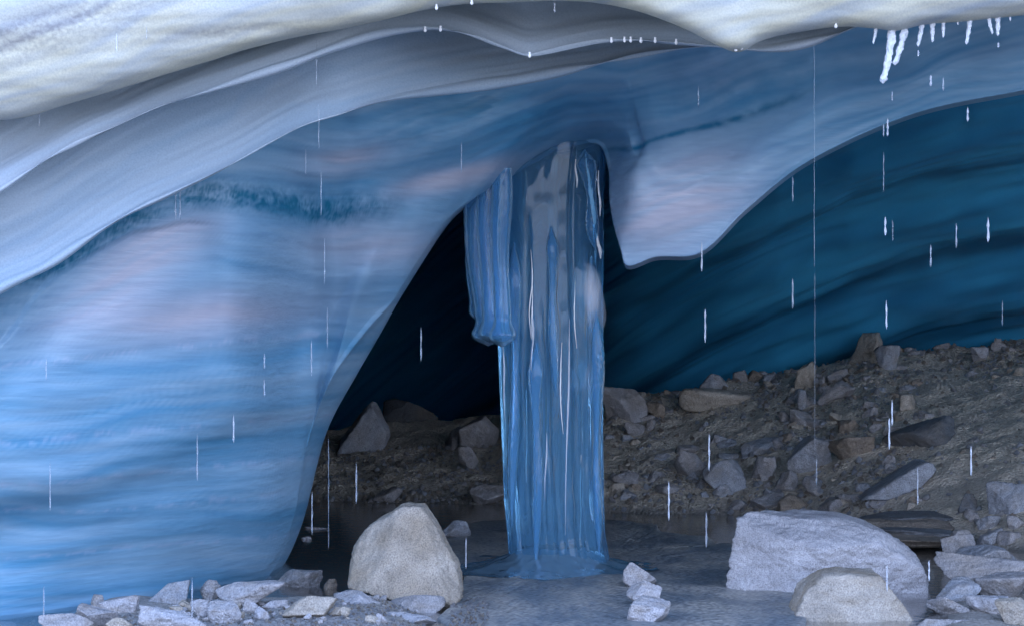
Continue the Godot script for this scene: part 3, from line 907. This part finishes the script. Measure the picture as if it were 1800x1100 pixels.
# a stone cut by planes with worn edges, fitted to a box of the given size that stands on y = 0
func stone(seed_: int, size: Vector3, level: int, cuts: int, wear: float, planes: Array, tint: Color, stain: Color, stained: float) -> ArrayMesh:
	var r := RandomNumberGenerator.new()
	r.seed = seed_
	var cut := planes.duplicate()
	wear *= 3.0
	if planes.is_empty(): cuts += 6
	for i in cuts:
		var n := Vector3(r.randfn(), r.randfn() * 0.9, r.randfn()).normalized()
		cut.append([n, r.randf_range(0.5, 0.95)])
	for n in [Vector3.LEFT, Vector3.RIGHT, Vector3.UP, Vector3.DOWN, Vector3.BACK, Vector3.FORWARD]: cut.append([n, 1.25])
	var ball := sphere(level)
	var dirs: Array = ball[0]
	var pts := PackedVector3Array()
	var lo := Vector3.ONE * 1e9
	var hi := -lo
	var off := float(seed_ % 97)
	for d: Vector3 in dirs:
		var sum := 0.0
		for c in cut:
			var k: float = d.dot(c[0])
			if k > 0.05: sum += pow(k / c[1], wear)
		var q := d * pow(sum, -1.0 / wear)
		q *= 1.0 + 0.07 * noise.get_noise_3d(q.x * 0.9 + off, q.y * 0.9, q.z * 0.9) + 0.03 * noise.get_noise_3d(q.x * 4.0 + off, q.y * 4.0, q.z * 4.0) + (0.012 * noise.get_noise_3d(q.x * 11.0, q.y * 11.0 + off, q.z * 11.0) if level > 3 else 0.0)
		q *= 1.0 - 0.35 * maxf(0.0, 0.07 - absf(fine.get_noise_3d(q.x * 1.1 + off, q.y * 1.7 + 0.6 * q.x, q.z * 1.1)))
		pts.append(q)
		lo = lo.min(q)
		hi = hi.max(q)
	var col := PackedColorArray()
	for i in pts.size():
		var q := (pts[i] - lo) / (hi - lo)
		var n := noise.get_noise_3d(pts[i].x * 1.2, pts[i].y * 1.2 + off, pts[i].z * 1.2)
		var n2 := noise.get_noise_3d(pts[i].x * 3.0 + 9.0, pts[i].y * 3.0, pts[i].z * 3.0 + off)
		var c := tint * (1.0 + 0.34 * n + 0.26 * n2)
		c = c.lerp(stain, clampf(stained * (0.35 + 1.6 * noise.get_noise_3d(pts[i].x * 0.8 + off, pts[i].y * 0.8, pts[i].z * 0.8 + 5.0)), 0.0, 0.9))
		c.a = 1.0
		col.append(c)
		pts[i] = Vector3(q.x - 0.5, q.y, q.z - 0.5) * size
	var index := PackedInt32Array(ball[1])
	var nor := PackedVector3Array()
	nor.resize(pts.size())
	for i in range(0, index.size(), 3):
		var n := (pts[index[i + 1]] - pts[index[i]]).cross(pts[index[i + 2]] - pts[index[i]])
		for k in 3: nor[index[i + k]] += n
	var mid := Vector3(0, size.y * 0.5, 0)
	var flip := 0
	for i in nor.size():
		nor[i] = nor[i].normalized()
		if nor[i].dot(pts[i] - mid) < 0: flip += 1
	if flip > nor.size() / 2:
		for i in nor.size(): nor[i] = -nor[i]
	else:
		for i in range(0, index.size(), 3):
			var k := index[i + 1]
			index[i + 1] = index[i + 2]
			index[i + 2] = k
	return array_mesh(pts, nor, col, index)


func outline(pts: Array, more := []) -> Array:   # the planes of a stone from its outline, given clockwise in picture units, and extra facets
	var lo := Vector2(1e9, 1e9)
	var hi := -lo
	for p in pts:
		lo = lo.min(Vector2(p[0], p[1]))
		hi = hi.max(Vector2(p[0], p[1]))
	var mid := (lo + hi) / 2.0
	var half := (hi - lo) / 2.0
	var out := []
	for i in pts.size():
		var a := Vector2(pts[i][0], pts[i][1])
		var b := Vector2(pts[(i + 1) % pts.size()][0], pts[(i + 1) % pts.size()][1])
		a = (a - mid) / half
		b = (b - mid) / half
		a.y = -a.y
		b.y = -b.y
		var n := Vector2(-(b.y - a.y), b.x - a.x).normalized()
		if n.dot((a + b) * 0.5) < 0: n = -n
		out.append([Vector3(n.x, n.y, 0), maxf(n.dot(a), 0.1)])
	return out + more


func on_ground(px: float, py: float) -> float:   # how far the ground is in that direction
	var d := 10.5
	while d < 27.0:
		var far := at(px, py, d + 0.15)
		if far.y > maxf(height(far.x, far.z), 0.02) + 0.02:
			d += 0.15
			continue
		var p := at(px, py, d)
		var floor_ := height(p.x, p.z)
		if px > 790 and px < 1400 and d < 16.2: floor_ = maxf(floor_, 0.02)
		if p.y < floor_: return d
		d += 0.03
	return 22.0


const TONES := [Color(0.36, 0.35, 0.35), Color(0.46, 0.41, 0.34), Color(0.36, 0.38, 0.41), Color(0.15, 0.16, 0.17), Color(0.30, 0.25, 0.20), Color(0.47, 0.46, 0.47)]

# [middle, foot, width, height in picture units, distance (0: on the ground there), tone, cuts, wear, label]
func rock(q: Array, seed_: int, planes := [], called := "rock", group := "", deep := 0.85, stain := 0.25) -> MeshInstance3D:
	var d: float = q[4] if q[4] > 0.0 else on_ground(q[0], q[1])
	var w: float = q[2] * d / F
	var h: float = q[3] * d / F
	var thick := clampf(w * deep, h * 0.7, w * 1.1)
	var level := 4 if q[2] > 58 else 3 if q[2] > 24 else 2
	var sink := minf(h * 0.22, 0.05)
	if q[2] > 150: level = 5
	var tone: Color = TONES[q[5]] * 1.22
	var m := stone(seed_, Vector3(w, h + sink, thick), level, q[6], q[7], planes, tone, Color(0.40, 0.30, 0.18), stain)
	var p := at(q[0], q[1], d)
	var o := put(called, m, M.rock, null, p + Vector3(0, -sink, -thick * 0.38))
	tag(o, q[8], "rock" if called != "boulder" else "boulder", group)
	return o


func build_rocks() -> void:
	# boulders with a shape of their own
	var big := outline([[606, 1026], [618, 956], [640, 928], [702, 893], [742, 893], [760, 914], [804, 985], [813, 1035], [795, 1056], [690, 1036]],
		[[Vector3(0.0, 0.42, 0.91), 0.62], [Vector3(0.68, 0.45, 0.58), 0.77], [Vector3(-0.59, 0.51, 0.63), 0.66], [Vector3(0.08, -0.80, 0.60), 1.25]])
	rock([709, 1053, 207, 160, 12.2, 1, 0, 22.0, "large tan pyramid-shaped boulder standing left of the ice column"], 301, big, "boulder", "", 0.9, 0.35)
	var right := outline([[1280, 1005], [1284, 965], [1300, 942], [1322, 914], [1346, 906], [1420, 913], [1500, 919], [1560, 934], [1604, 956], [1634, 984], [1646, 1010], [1648, 1062], [1400, 1064], [1280, 1030]],
		[[Vector3(0.0, 0.75, 0.65).normalized(), 0.80], [Vector3(-0.55, 0.1, 0.83).normalized(), 0.78], [Vector3(0.3, -0.1, 0.95).normalized(), 0.8], [Vector3(0.75, 0.4, 0.5).normalized(), 0.9]])
	rock([1463, 1060, 368, 156, 12.75, 5, 1, 20.0, "largest pale blue-grey boulder, flat-topped, at the right of the pool"], 302, right, "boulder", "", 0.75, 0.08)
	var front := outline([[1384, 1110], [1394, 1066], [1430, 1040], [1440, 1018], [1500, 1012], [1562, 1016], [1578, 1040], [1602, 1068], [1628, 1110]], [[Vector3(-0.35, 0.3, 0.88).normalized(), 0.75], [Vector3(0.5, 0.3, 0.8).normalized(), 0.78]])
	rock([1506, 1110, 244, 98, 11.6, 1, 1, 18.0, "tan rock in front of the largest blue-grey boulder, at the bottom edge"], 303, front, "boulder", "", 0.8, 0.5)
	var pale := outline([[1513, 868], [1590, 825], [1614, 812], [1632, 815], [1646, 838], [1610, 850], [1592, 868]])
	rock([1580, 868, 134, 58, 0, 2, 1, 18.0, "long pointed slab lying at the foot of the sandy slope"], 304, pale)
	var rows := [
		[523, 1046, 82, 42, 0, 0, 5, 14, "peaked grey rock with a flat base, left of the big tan boulder"],
		[578, 1047, 27, 29, 0, 4, 5, 16, "upright blocky stone between the peaked grey rock and big boulder"],
		[466, 1027, 37, 13, 0, 0, 5, 10, "small flat stone at the right foot of the blue ice wall"],
		[436, 1070, 130, 46, 0, 5, 8, 12, "broad pale rock behind the left pile, below the small flat stone"],
		[367, 1056, 36, 36, 0, 0, 6, 14, "dark-tipped pointed stone left of the broad pale rock"],
		[292, 1060, 74, 38, 0, 2, 6, 14, "slanted speckled grey slab nearest the blue wall in left pile"],
		[206, 1077, 66, 28, 0, 5, 6, 9, "rounded pale cobble in the water left of the slanted slab"],
		[170, 1068, 26, 22, 0, 0, 6, 12, "small peaked stone touching the rounded pale cobble"],
		[165, 1102, 76, 38, 0, 0, 6, 14, "three-cornered grey rock in front of the rounded pale cobble"],
		[112, 1114, 96, 34, 0, 0, 7, 8, "smooth humped grey rock at the bottom edge, far left"],
		[300, 1114, 128, 44, 0, 5, 8, 12, "big pale rock at the bottom edge, below the slanted slab"],
		[208, 1112, 52, 26, 0, 1, 6, 14, "cream broken stone at the bottom edge, beside the humped rock"],
		[440, 1077, 34, 25, 0, 5, 7, 9, "round white cobble in the middle of the left pile"],
		[481, 1071, 46, 14, 0, 5, 5, 10, "thin flat white stone right of the round white cobble"],
		[458, 1090, 30, 23, 0, 5, 7, 10, "pale knob-shaped stone under the thin flat white stone"],
		[541, 1086, 96, 38, 0, 1, 5, 16, "tan flat-topped slab in front of the peaked grey rock"],
		[632, 1092, 104, 48, 11.75, 5, 6, 12, "white dark-speckled block in front of the big tan boulder"],
		[722, 1090, 122, 42, 11.95, 0, 6, 14, "purplish slab under the right corner of the big tan boulder"],
		[664, 1120, 206, 36, 11.42, 5, 6, 12, "long pale slab along the bottom edge, below the speckled block"],
		[518, 1118, 112, 36, 11.42, 5, 7, 11, "humped pale rock at the bottom edge, left of the long slab"],
		[392, 1096, 62, 38, 0, 5, 7, 13, "pale wedge-shaped stone in the left pile, left of the round cobble"],
		[348, 1084, 34, 30, 0, 5, 6, 12, "whitish stone between the big pale rock and the wedge"],
		[322, 1076, 34, 20, 0, 1, 6, 12, "brown-stained stone behind the big pale rock"],
		[626, 1100, 50, 22, 11.5, 4, 6, 14, "brown curved flake leaning on the long pale slab"],
		[4, 1108, 40, 18, 0, 0, 6, 9, "rounded stone in the bottom left corner"],
		[1126, 1032, 62, 43, 0, 5, 6, 13, "pale stone with a brown face, beside the foot of the column"],
		[1134, 1066, 64, 44, 0, 5, 7, 10, "upper one of two white stones in the pool before the column"],
		[1142, 1094, 78, 42, 0, 5, 7, 10, "lower one of two white stones in the pool before the column"],
		[1738, 1040, 178, 66, 13.0, 0, 6, 15, "long tilted slab right of the largest boulder"],
		[1770, 1064, 98, 56, 12.5, 0, 6, 14, "thick block below the long tilted slab at the right edge"],
		[1688, 1066, 76, 48, 12.4, 2, 6, 12, "bluish lump touching the right end of the largest boulder"],
		[1676, 1092, 86, 44, 11.9, 0, 7, 12, "rounded grey rock below the bluish lump"],
		[1752, 1092, 92, 42, 11.8, 5, 7, 12, "pale low rock near the bottom right corner"],
		[1792, 1116, 74, 62, 11.42, 1, 6, 13, "tan rock in the bottom right corner"],
		[1650, 1118, 84, 30, 11.42, 0, 6, 12, "low grey stone at the bottom edge, right of the tan rock"],
		[1722, 1120, 84, 28, 11.42, 5, 6, 12, "low pale stone at the bottom edge, left of the corner rock"],
		[1688, 990, 62, 50, 14.2, 0, 6, 12, "egg-shaped grey rock behind the long tilted slab"],
		[1696, 958, 46, 26, 14.8, 0, 6, 13, "flat cap stone lying on the egg-shaped grey rock"],
		[1745, 1000, 130, 40, 14.0, 2, 6, 14, "wide sloping bluish rock behind the long tilted slab"],
		[1744, 960, 44, 32, 0, 2, 6, 13, "square bluish stone below the blue-speckled boulder"],
		[1778, 958, 44, 24, 0, 0, 6, 13, "flat grey stone at the right edge under the blue-speckled boulder"],
		[1740, 932, 40, 26, 0, 2, 6, 13, "bluish angular stone directly left below the blue-speckled boulder"],
		[1712, 918, 30, 24, 0, 0, 6, 13, "small grey stone below the upright dark block"],
		[1790, 930, 38, 24, 0, 0, 6, 13, "grey stone at the right edge, right of the bluish angular stone"],
		[1776, 906, 68, 58, 0, 2, 5, 12, "blue-speckled round boulder at the right edge of the sand"],
		[1704, 902, 34, 36, 0, 3, 5, 14, "upright dark block at the foot of the sandy slope"],
		[1275, 868, 76, 60, 0, 2, 5, 11, "squarish smooth grey boulder near the water right of the column"],
		[1215, 838, 58, 46, 0, 0, 6, 13, "rounded stone behind the left shoulder of the squarish boulder"],
		[1428, 832, 84, 66, 0, 2, 4, 18, "dark wedge-shaped boulder, point down, in the middle of the rubble"],
		[1384, 866, 42, 40, 0, 0, 6, 12, "rounded brownish stone left below the wedge-shaped boulder"],
		[1345, 846, 44, 44, 0, 0, 6, 13, "grey angular stone between squarish boulder and the wedge"],
		[1598, 724, 32, 32, 0, 1, 4, 18, "tan square block on the rust-stained sand"],
		[1628, 790, 128, 58, 0, 3, 9, 3, "dark rounded stone standing in for a dark hollow in the sandy slope"],  # dark tone and round shape stand in for a shadowed hollow
		[1563, 652, 44, 46, 0, 2, 5, 15, "grey pentagonal rock on the crest, right of the tallest one"],
		[1531, 640, 70, 56, 0, 1, 5, 15, "tallest rock on the crest of the rubble bank"],
		[1728, 634, 38, 25, 0, 5, 4, 18, "pale diamond-shaped stone high on the slope at right"],
		[1417, 685, 40, 50, 0, 1, 4, 18, "upright tan rock at the crest above the middle rubble"],
		[1412, 722, 19, 38, 0, 2, 4, 16, "narrow standing grey stone below the upright tan rock"],
		[1471, 708, 66, 40, 0, 0, 5, 15, "broad pointed grey rock below the crest, right of the standing stone"],
		[1474, 672, 40, 24, 0, 0, 5, 15, "flat grey stone leaning on the broad pointed rock"],
		[1446, 682, 12, 24, 0, 0, 5, 15, "thin upright sliver beside the upright tan rock"],
		[1258, 692, 58, 36, 0, 2, 6, 14, "grey angular rock on the crest, left end of the bank"],
		[1303, 672, 28, 22, 0, 0, 5, 14, "small blocky stone on the crest, first right of the angular rock"],
		[1329, 670, 26, 20, 0, 4, 5, 14, "small brownish stone on the crest between two blocky ones"],
		[1353, 676, 26, 20, 0, 2, 5, 14, "rounded bluish stone on the crest, left of the upright tan rock"],
		[1262, 722, 138, 40, 0, 1, 7, 3, "long smooth tan slab with a pale edge on the upper slope"],
		[1098, 742, 86, 64, 0, 0, 5, 15, "big blocky rock right behind the ice column"],
		[1153, 736, 34, 30, 0, 4, 5, 15, "brown angular stone right of the big blocky rock"],
		[1144, 758, 23, 22, 0, 0, 4, 16, "little cube-like stone under the brown angular stone"],
		[1116, 768, 40, 27, 0, 0, 6, 13, "low lumpy stone below the big blocky rock"],
		[1411, 748, 44, 30, 0, 0, 5, 14, "leaf-shaped grey stone above the wedge-shaped boulder"],
		[1379, 742, 24, 20, 0, 0, 5, 14, "small grey stone left of the leaf-shaped stone"],
		[1352, 898, 62, 32, 0, 0, 6, 14, "low brownish rock at the water's edge, below the squarish boulder"],
		[1394, 902, 54, 34, 0, 4, 6, 14, "brown rock at the water's edge behind the largest boulder"],
		[1304, 898, 50, 20, 0, 0, 6, 14, "flat dark stone at the water's edge, left of the brownish rocks"],
		[1500, 884, 48, 16, 0, 0, 5, 16, "flat oblong stone behind the top of the largest boulder"],
		[1534, 890, 26, 16, 0, 2, 5, 16, "small square stone beside the flat oblong stone"],
		[1340, 800, 74, 30, 0, 2, 5, 15, "slanting bluish slab left above the wedge-shaped boulder"],
		[1210, 800, 44, 18, 0, 0, 5, 15, "flat stone on the edge of the sand above the squarish boulder"],
		[1500, 810, 80, 44, 0, 4, 5, 13, "brown rounded rock right of the wedge-shaped boulder"],
		[638, 812, 94, 106, 21.0, 2, 4, 16, "tall leaning rock in the dark hole left of the column"],
		[722, 800, 108, 98, 22.6, 3, 5, 15, "large dark rock behind the tall leaning rock in the hole"],
		[842, 796, 72, 64, 20.6, 0, 5, 16, "square-topped dark rock in the hole, against the column"],
		[802, 796, 36, 48, 20.8, 0, 5, 14, "rounded dark rock left of the square-topped one in the hole"],
		[823, 818, 36, 34, 19.9, 0, 5, 13, "small lump in front of the square-topped rock in the hole"],
		[858, 890, 66, 38, 0, 0, 5, 14, "light-edged rock at the left foot of the column, across the water"],
		[680, 884, 54, 28, 0, 0, 6, 12, "domed wet rock at the water's edge behind the big boulder"],
		[557, 940, 46, 14, 0, 5, 5, 12, "flat pale stone in the water just right of the ice wall"],
		[538, 954, 18, 12, 0, 5, 5, 12, "tiny pale stone in the water at the ice wall's right edge"],
		[797, 944, 62, 30, 0, 2, 5, 12, "low bluish stone behind the right side of the big boulder"],
		[1100, 856, 50, 26, 0, 0, 6, 13, "low stone by the water directly right of the column"],
		[1175, 870, 46, 20, 0, 0, 6, 13, "flat stone by the water left of the squarish boulder"],
		[1436, 872, 46, 34, 0, 0, 6, 13, "grey angular stone under the tip of the wedge-shaped boulder"],
		[1468, 900, 50, 26, 0, 0, 6, 13, "dull stone half hidden behind the top of the largest boulder"]]
	var k := 0
	for q in rows:
		k += 1
		rock(q, 400 + k * 7)
	# layered bank of dark silt behind the largest boulder
	var bank := thing("silt_bank", "dark layered bank of silt behind the largest boulder", "bank", at(1570, 962, 15.3))
	for l in [[1560, 962, 270, 26, 15.2, 4], [1585, 946, 250, 20, 15.5, 3], [1570, 930, 220, 18, 15.8, 4], [1590, 918, 190, 16, 16.0, 3]]:
		var d: float = l[4]
		var m := stone(int(l[0]) + l[1], Vector3(l[2] * d / F, l[3] * d / F, 0.5), 4, 4, 9.0, [], TONES[l[5]] * 1.3, Color(0.2, 0.15, 0.1), 0.3)
		put("layer", m, M.rock, bank, at(l[0], l[1], d) - bank.position)
	# pebbles under the big boulder
	for q in [[634, 1054, 13, 10], [648, 1056, 12, 10], [660, 1057, 14, 12], [673, 1055, 14, 9], [622, 1052, 12, 8]]:
		rock([q[0], q[1], q[2], q[3], 0, 0, 6, 9, "pebble in the gap under the big tan boulder"], 700 + q[0], [], "pebble", "pebbles under the big tan boulder")
	# loose stones of the bank
	var made := 0
	var tries := 0
	while made < 260 and tries < 6000:
		tries += 1
		var px := rng.randf_range(1070, 1800)
		var py := rng.randf_range(600, 900)
		var sandy := maxf(step(1560, 1680, px) * step(640, 680, py), patch(Vector2(px, py), 1230, 770, 130, 50, -0.25))
		if rng.randf() < sandy * 0.95: continue
		var p := at(px, py, 16)
		var d := on_ground(px, py)
		if d >= 21.0 or d < 15.2: continue
		p = at(px, py, d)
		if p.y < 0.03: continue
		made += 1
		var s := 10.0 + 24.0 * pow(rng.randf(), 2.2)
		rock([px, py + s * 0.3, s * rng.randf_range(0.9, 1.5), s * rng.randf_range(0.6, 1.0), d, [0, 0, 1, 2, 4][rng.randi() % 5], 6, 14, "small angular stone loose in the rubble of the bank"], 2000 + made, [], "stone", "loose stones in the rubble bank")
	made = 0
	while made < 60:
		var px := rng.randf_range(60, 780)
		var py := rng.randf_range(1062, 1100)
		if py < 1100.0 - 0.1 * px: continue
		made += 1
		var s := 7.0 + 12.0 * pow(rng.randf(), 1.5)
		rock([px, py, s * rng.randf_range(1.0, 1.5), s * rng.randf_range(0.6, 1.0), 0, [0, 5, 5, 1][rng.randi() % 4], 6, 11, "small pale stone filling the pile at lower left"], 3000 + made, [], "stone", "small stones filling the left pile")
	# scree too small to pick apart
	var kinds := []
	for i in 1: kinds.append(stone(5000 + i, Vector3(1, 0.75, 0.9), 1, 7, 14.0, [], Color(0.8, 0.8, 0.8), Color(0.4, 0.3, 0.2), 0.0))
	var spots := []
	tries = 0
	while spots.size() < 5200 and tries < 40000:
		tries += 1
		var x := rng.randf_range(-1.8, 5.2)
		var z := rng.randf_range(-21.2, -15.0)
		var y := height(x, z)
		if y < 0.0: continue
		var px := 900.0 - x / z * F
		if px > 1830.0: continue
		var q := picture_of(Vector3(x, y, z))
		var sandy := maxf(step(1560, 1680, q.x) * step(640, 680, q.y), patch(q, 1230, 770, 130, 50, -0.25))
		if rng.randf() < sandy * 0.86: continue
		var clump := noise.get_noise_2d(x * 1.3, z * 1.3 + 40.0)
		if rng.randf() > 0.65 + 0.9 * clump: continue
		spots.append([Vector3(x, y, z), 0.012 + 0.035 * pow(rng.randf(), 3.0)])
	while spots.size() < 7200:
		var px := rng.randf_range(40, 860)
		var py := rng.randf_range(1050, 1104)
		if py < 1096.0 - 0.07 * px: continue
		var d := on_ground(px, py)
		spots.append([at(px, py, d), 0.006 + 0.014 * pow(rng.randf(), 2.0)])
	var mm := MultiMesh.new()
	mm.transform_format = MultiMesh.TRANSFORM_3D
	mm.use_colors = true
	mm.mesh = kinds[0]
	mm.instance_count = spots.size()
	for i in spots.size():
		var s: float = spots[i][1]
		var b := Basis.from_euler(Vector3(rng.randf() * 0.7, rng.randf() * TAU, rng.randf() * 0.7)).scaled(Vector3(s, s, s) * 1.3)
		mm.set_instance_transform(i, Transform3D(b, spots[i][0] - Vector3(0, s * 0.3, 0)))
		var t: Color = TONES[[0, 1, 2, 4, 0][rng.randi() % 5]]
		mm.set_instance_color(i, t * rng.randf_range(1.5, 2.5))
	var scree := MultiMeshInstance3D.new()
	scree.name = "scree"
	scree.multimesh = mm
	scree.material_override = M.rock
	add_child(scree)
	tag(scree, "fine scree and grit between the stones of the bank and pile", "scree", "", "stuff")


# ---------------------------------------------------------------- falling water

func build_drops() -> void:
	# [x, top, foot, thickness, distance, label]
	for q in [
		[204, 58, 92, 5, 10.2, "bright drip before the cream and blue top left ice"], [257, 46, 70, 3, 10.2, "faint drip right of the bright top left drip"],
		[68, 197, 222, 4, 10.75, "short drip just under the lip at the far left"], [74, 345, 400, 4, 11.2, "drip at far left in front of the third fold"],
		[308, 330, 388, 4, 11.3, "left one of a close pair of drips before the dark vein"], [316, 333, 388, 4, 11.35, "right one of a close pair of drips before the dark vein"],
		[80, 628, 668, 4, 11.2, "drip at far left before the pale streak of the wall"], [87, 812, 898, 4, 11.2, "long drip at far left before the low blue wall"],
		[346, 762, 845, 4, 11.6, "long drip before the middle of the low blue wall"], [410, 728, 778, 5, 11.7, "bright drip right of the long one on the blue wall"],
		[464, 620, 648, 4.5, 11.8, "upper short drip of two in line before the blue wall"], [464, 665, 697, 4.5, 11.8, "lower short drip of two in line before the blue wall"],
		[547, 598, 662, 4, 12.0, "drip near the arch edge of the blue wall"], [575, 540, 612, 3.5, 12.0, "faint drip above the arch edge, right of its neighbour"],
		[556, 70, 150, 2.5, 10.75, "topmost faint drip of the thin string over the left wall"], [560, 180, 262, 2.5, 10.75, "second faint drip of the thin string over the left wall"], [564, 300, 380, 2.5, 10.75, "third faint drip of the thin string over the left wall"], [570, 420, 500, 2.5, 10.75, "lowest faint drip of the thin string over the left wall"],
		[740, 575, 635, 4, 12.6, "lone drip in front of the dark hole"], [626, 812, 885, 4.5, 12.4, "drip in the hole above the big tan boulder"],
		[548, 865, 940, 4, 12.5, "drip beside the foot of the ice wall"], [577, 770, 965, 2.5, 12.6, "thin long drip before the dark water right of the wall"],
		[819, 945, 1000, 4, 12.3, "drip before the pool between boulder and column"], [337, 1015, 1098, 4, 10.75, "drip in front of the left rock pile"],
		[76, 1030, 1098, 4, 11.3, "drip at the bottom left over the dark water"], [537, 262, 308, 3.5, 11.3, "faint drip before the third fold's bright rim"], [811, 250, 304, 3, 11.6, "faint drip before the blue ice left of the column's top"],
		[975, 0, 22, 5, 10.6, "drip at the top edge above the column"], [1228, 150, 190, 3.5, 11.5, "faint drip before the blue ice right of the column"],
		[1387, 66, 92, 5, 10.8, "short bright drip under the lip right of the cream tip"], [1234, 425, 478, 5, 12.2, "bright drip at the lower edge of the hanging lobe"],
		[1240, 543, 602, 5, 12.2, "bright drip before the teal wall, right of the column"], [1247, 762, 828, 5, 12.2, "bright drip before the sand above the squarish boulder"],
		[1176, 845, 915, 5, 12.3, "drip before the dark channel right of the column"], [1242, 900, 962, 4.5, 12.4, "drip over the dark channel by the largest boulder"],
		[1394, 310, 355, 3.5, 11.8, "upper faint drip before the teal wall under the lobe edge"], [1394, 490, 543, 4.5, 11.9, "drip before the middle of the teal wall"],
		[1432, 55, 470, 1.4, 10.75, "upper half of the long unbroken thread of water"], [1433, 480, 800, 1.2, 10.75, "lower half of the long unbroken thread of water"],
		[1561, 208, 240, 6, 10.9, "bright drip under the longest icicle"], [1554, 218, 240, 4, 10.9, "dimmer drip touching the bright one under the longest icicle"],
		[1557, 381, 415, 6, 10.9, "bright short drip before the upper teal wall"], [1570, 387, 425, 3.5, 10.9, "thin drip beside the bright short one on the teal wall"],
		[1554, 268, 338, 2.5, 10.9, "thin drip between two bright ones below the longest icicle"], [1559, 528, 578, 5, 10.75, "drip with a bright foot above the crest of the rubble"],
		[1637, 132, 152, 6, 10.6, "stubby bright drip below the straight icicle"], [1659, 136, 160, 4.5, 10.6, "drip with a round foot below the slim icicle"], [1702, 188, 214, 6, 10.8, "stubby bright drip before the teal wall's upper edge"],
		[1738, 382, 426, 7, 10.9, "thickest white drip at the right before the teal wall"], [1682, 393, 436, 4, 10.9, "thin drip with a white foot left of the thickest drip"], [1637, 430, 470, 4, 10.75, "thin blue drip before the teal wall's dark band"],
		[1763, 528, 572, 2.8, 10.75, "faint drip at right above the crest"], [1569, 160, 178, 4, 10.7, "faint drip just below the tips of the two longest icicles"], [1569, 702, 748, 5, 11.2, "bright drip before the rust-stained sand"], [1564, 734, 790, 5, 11.2, "bright drip left of the dark hollow in the slope"],
		[1560, 990, 1040, 5, 11.2, "bright drip before the top of the tan bottom rock"], [1708, 784, 836, 5, 11.2, "bright drip before the sandy slope at the right"], [1614, 820, 888, 4, 11.2, "drip before the long pointed slab"],
		[1634, 984, 1022, 5, 11.3, "short drip at the right end of the largest boulder"], [1436, 805, 852, 3.5, 10.75, "faint drip under the wedge-shaped boulder"], [1615, 88, 99, 5, 10.5, "round falling drop below the slanting icicle"], [1756, 74, 84, 6, 10.5, "round falling drop below the last knobbly icicle"]]:
		var d: float = q[4]
		var r: float = q[3] * 0.36 * d / F
		var h: float = (q[2] - q[1]) * d / F
		var base := at(q[0], q[2], d)
		var path := []
		var rad := []
		var n := 5 if h < 0.4 else 11
		for k in n + 2:
			var t := float(k) / (n + 1)
			path.append(Vector3(0.0006 * sin(k * 2.1 + q[0]), h * t, 0))
			var w := 0.75 + 0.25 * sin(k * 2.6 + q[0] * 0.7)
			if k == 1: w = 0.95
			rad.append(0.0005 if k == 0 or k == n + 1 else r * w)
		var o := put("water_drip", tube(path, rad, 12, 5, 0.06, base), M["drop" if q[3] >= 5 else "drop_dim" if q[3] >= 4 else "drop_faint"], null, base)
		tag(o, q[5], "drip", "meltwater dripping from the roof")
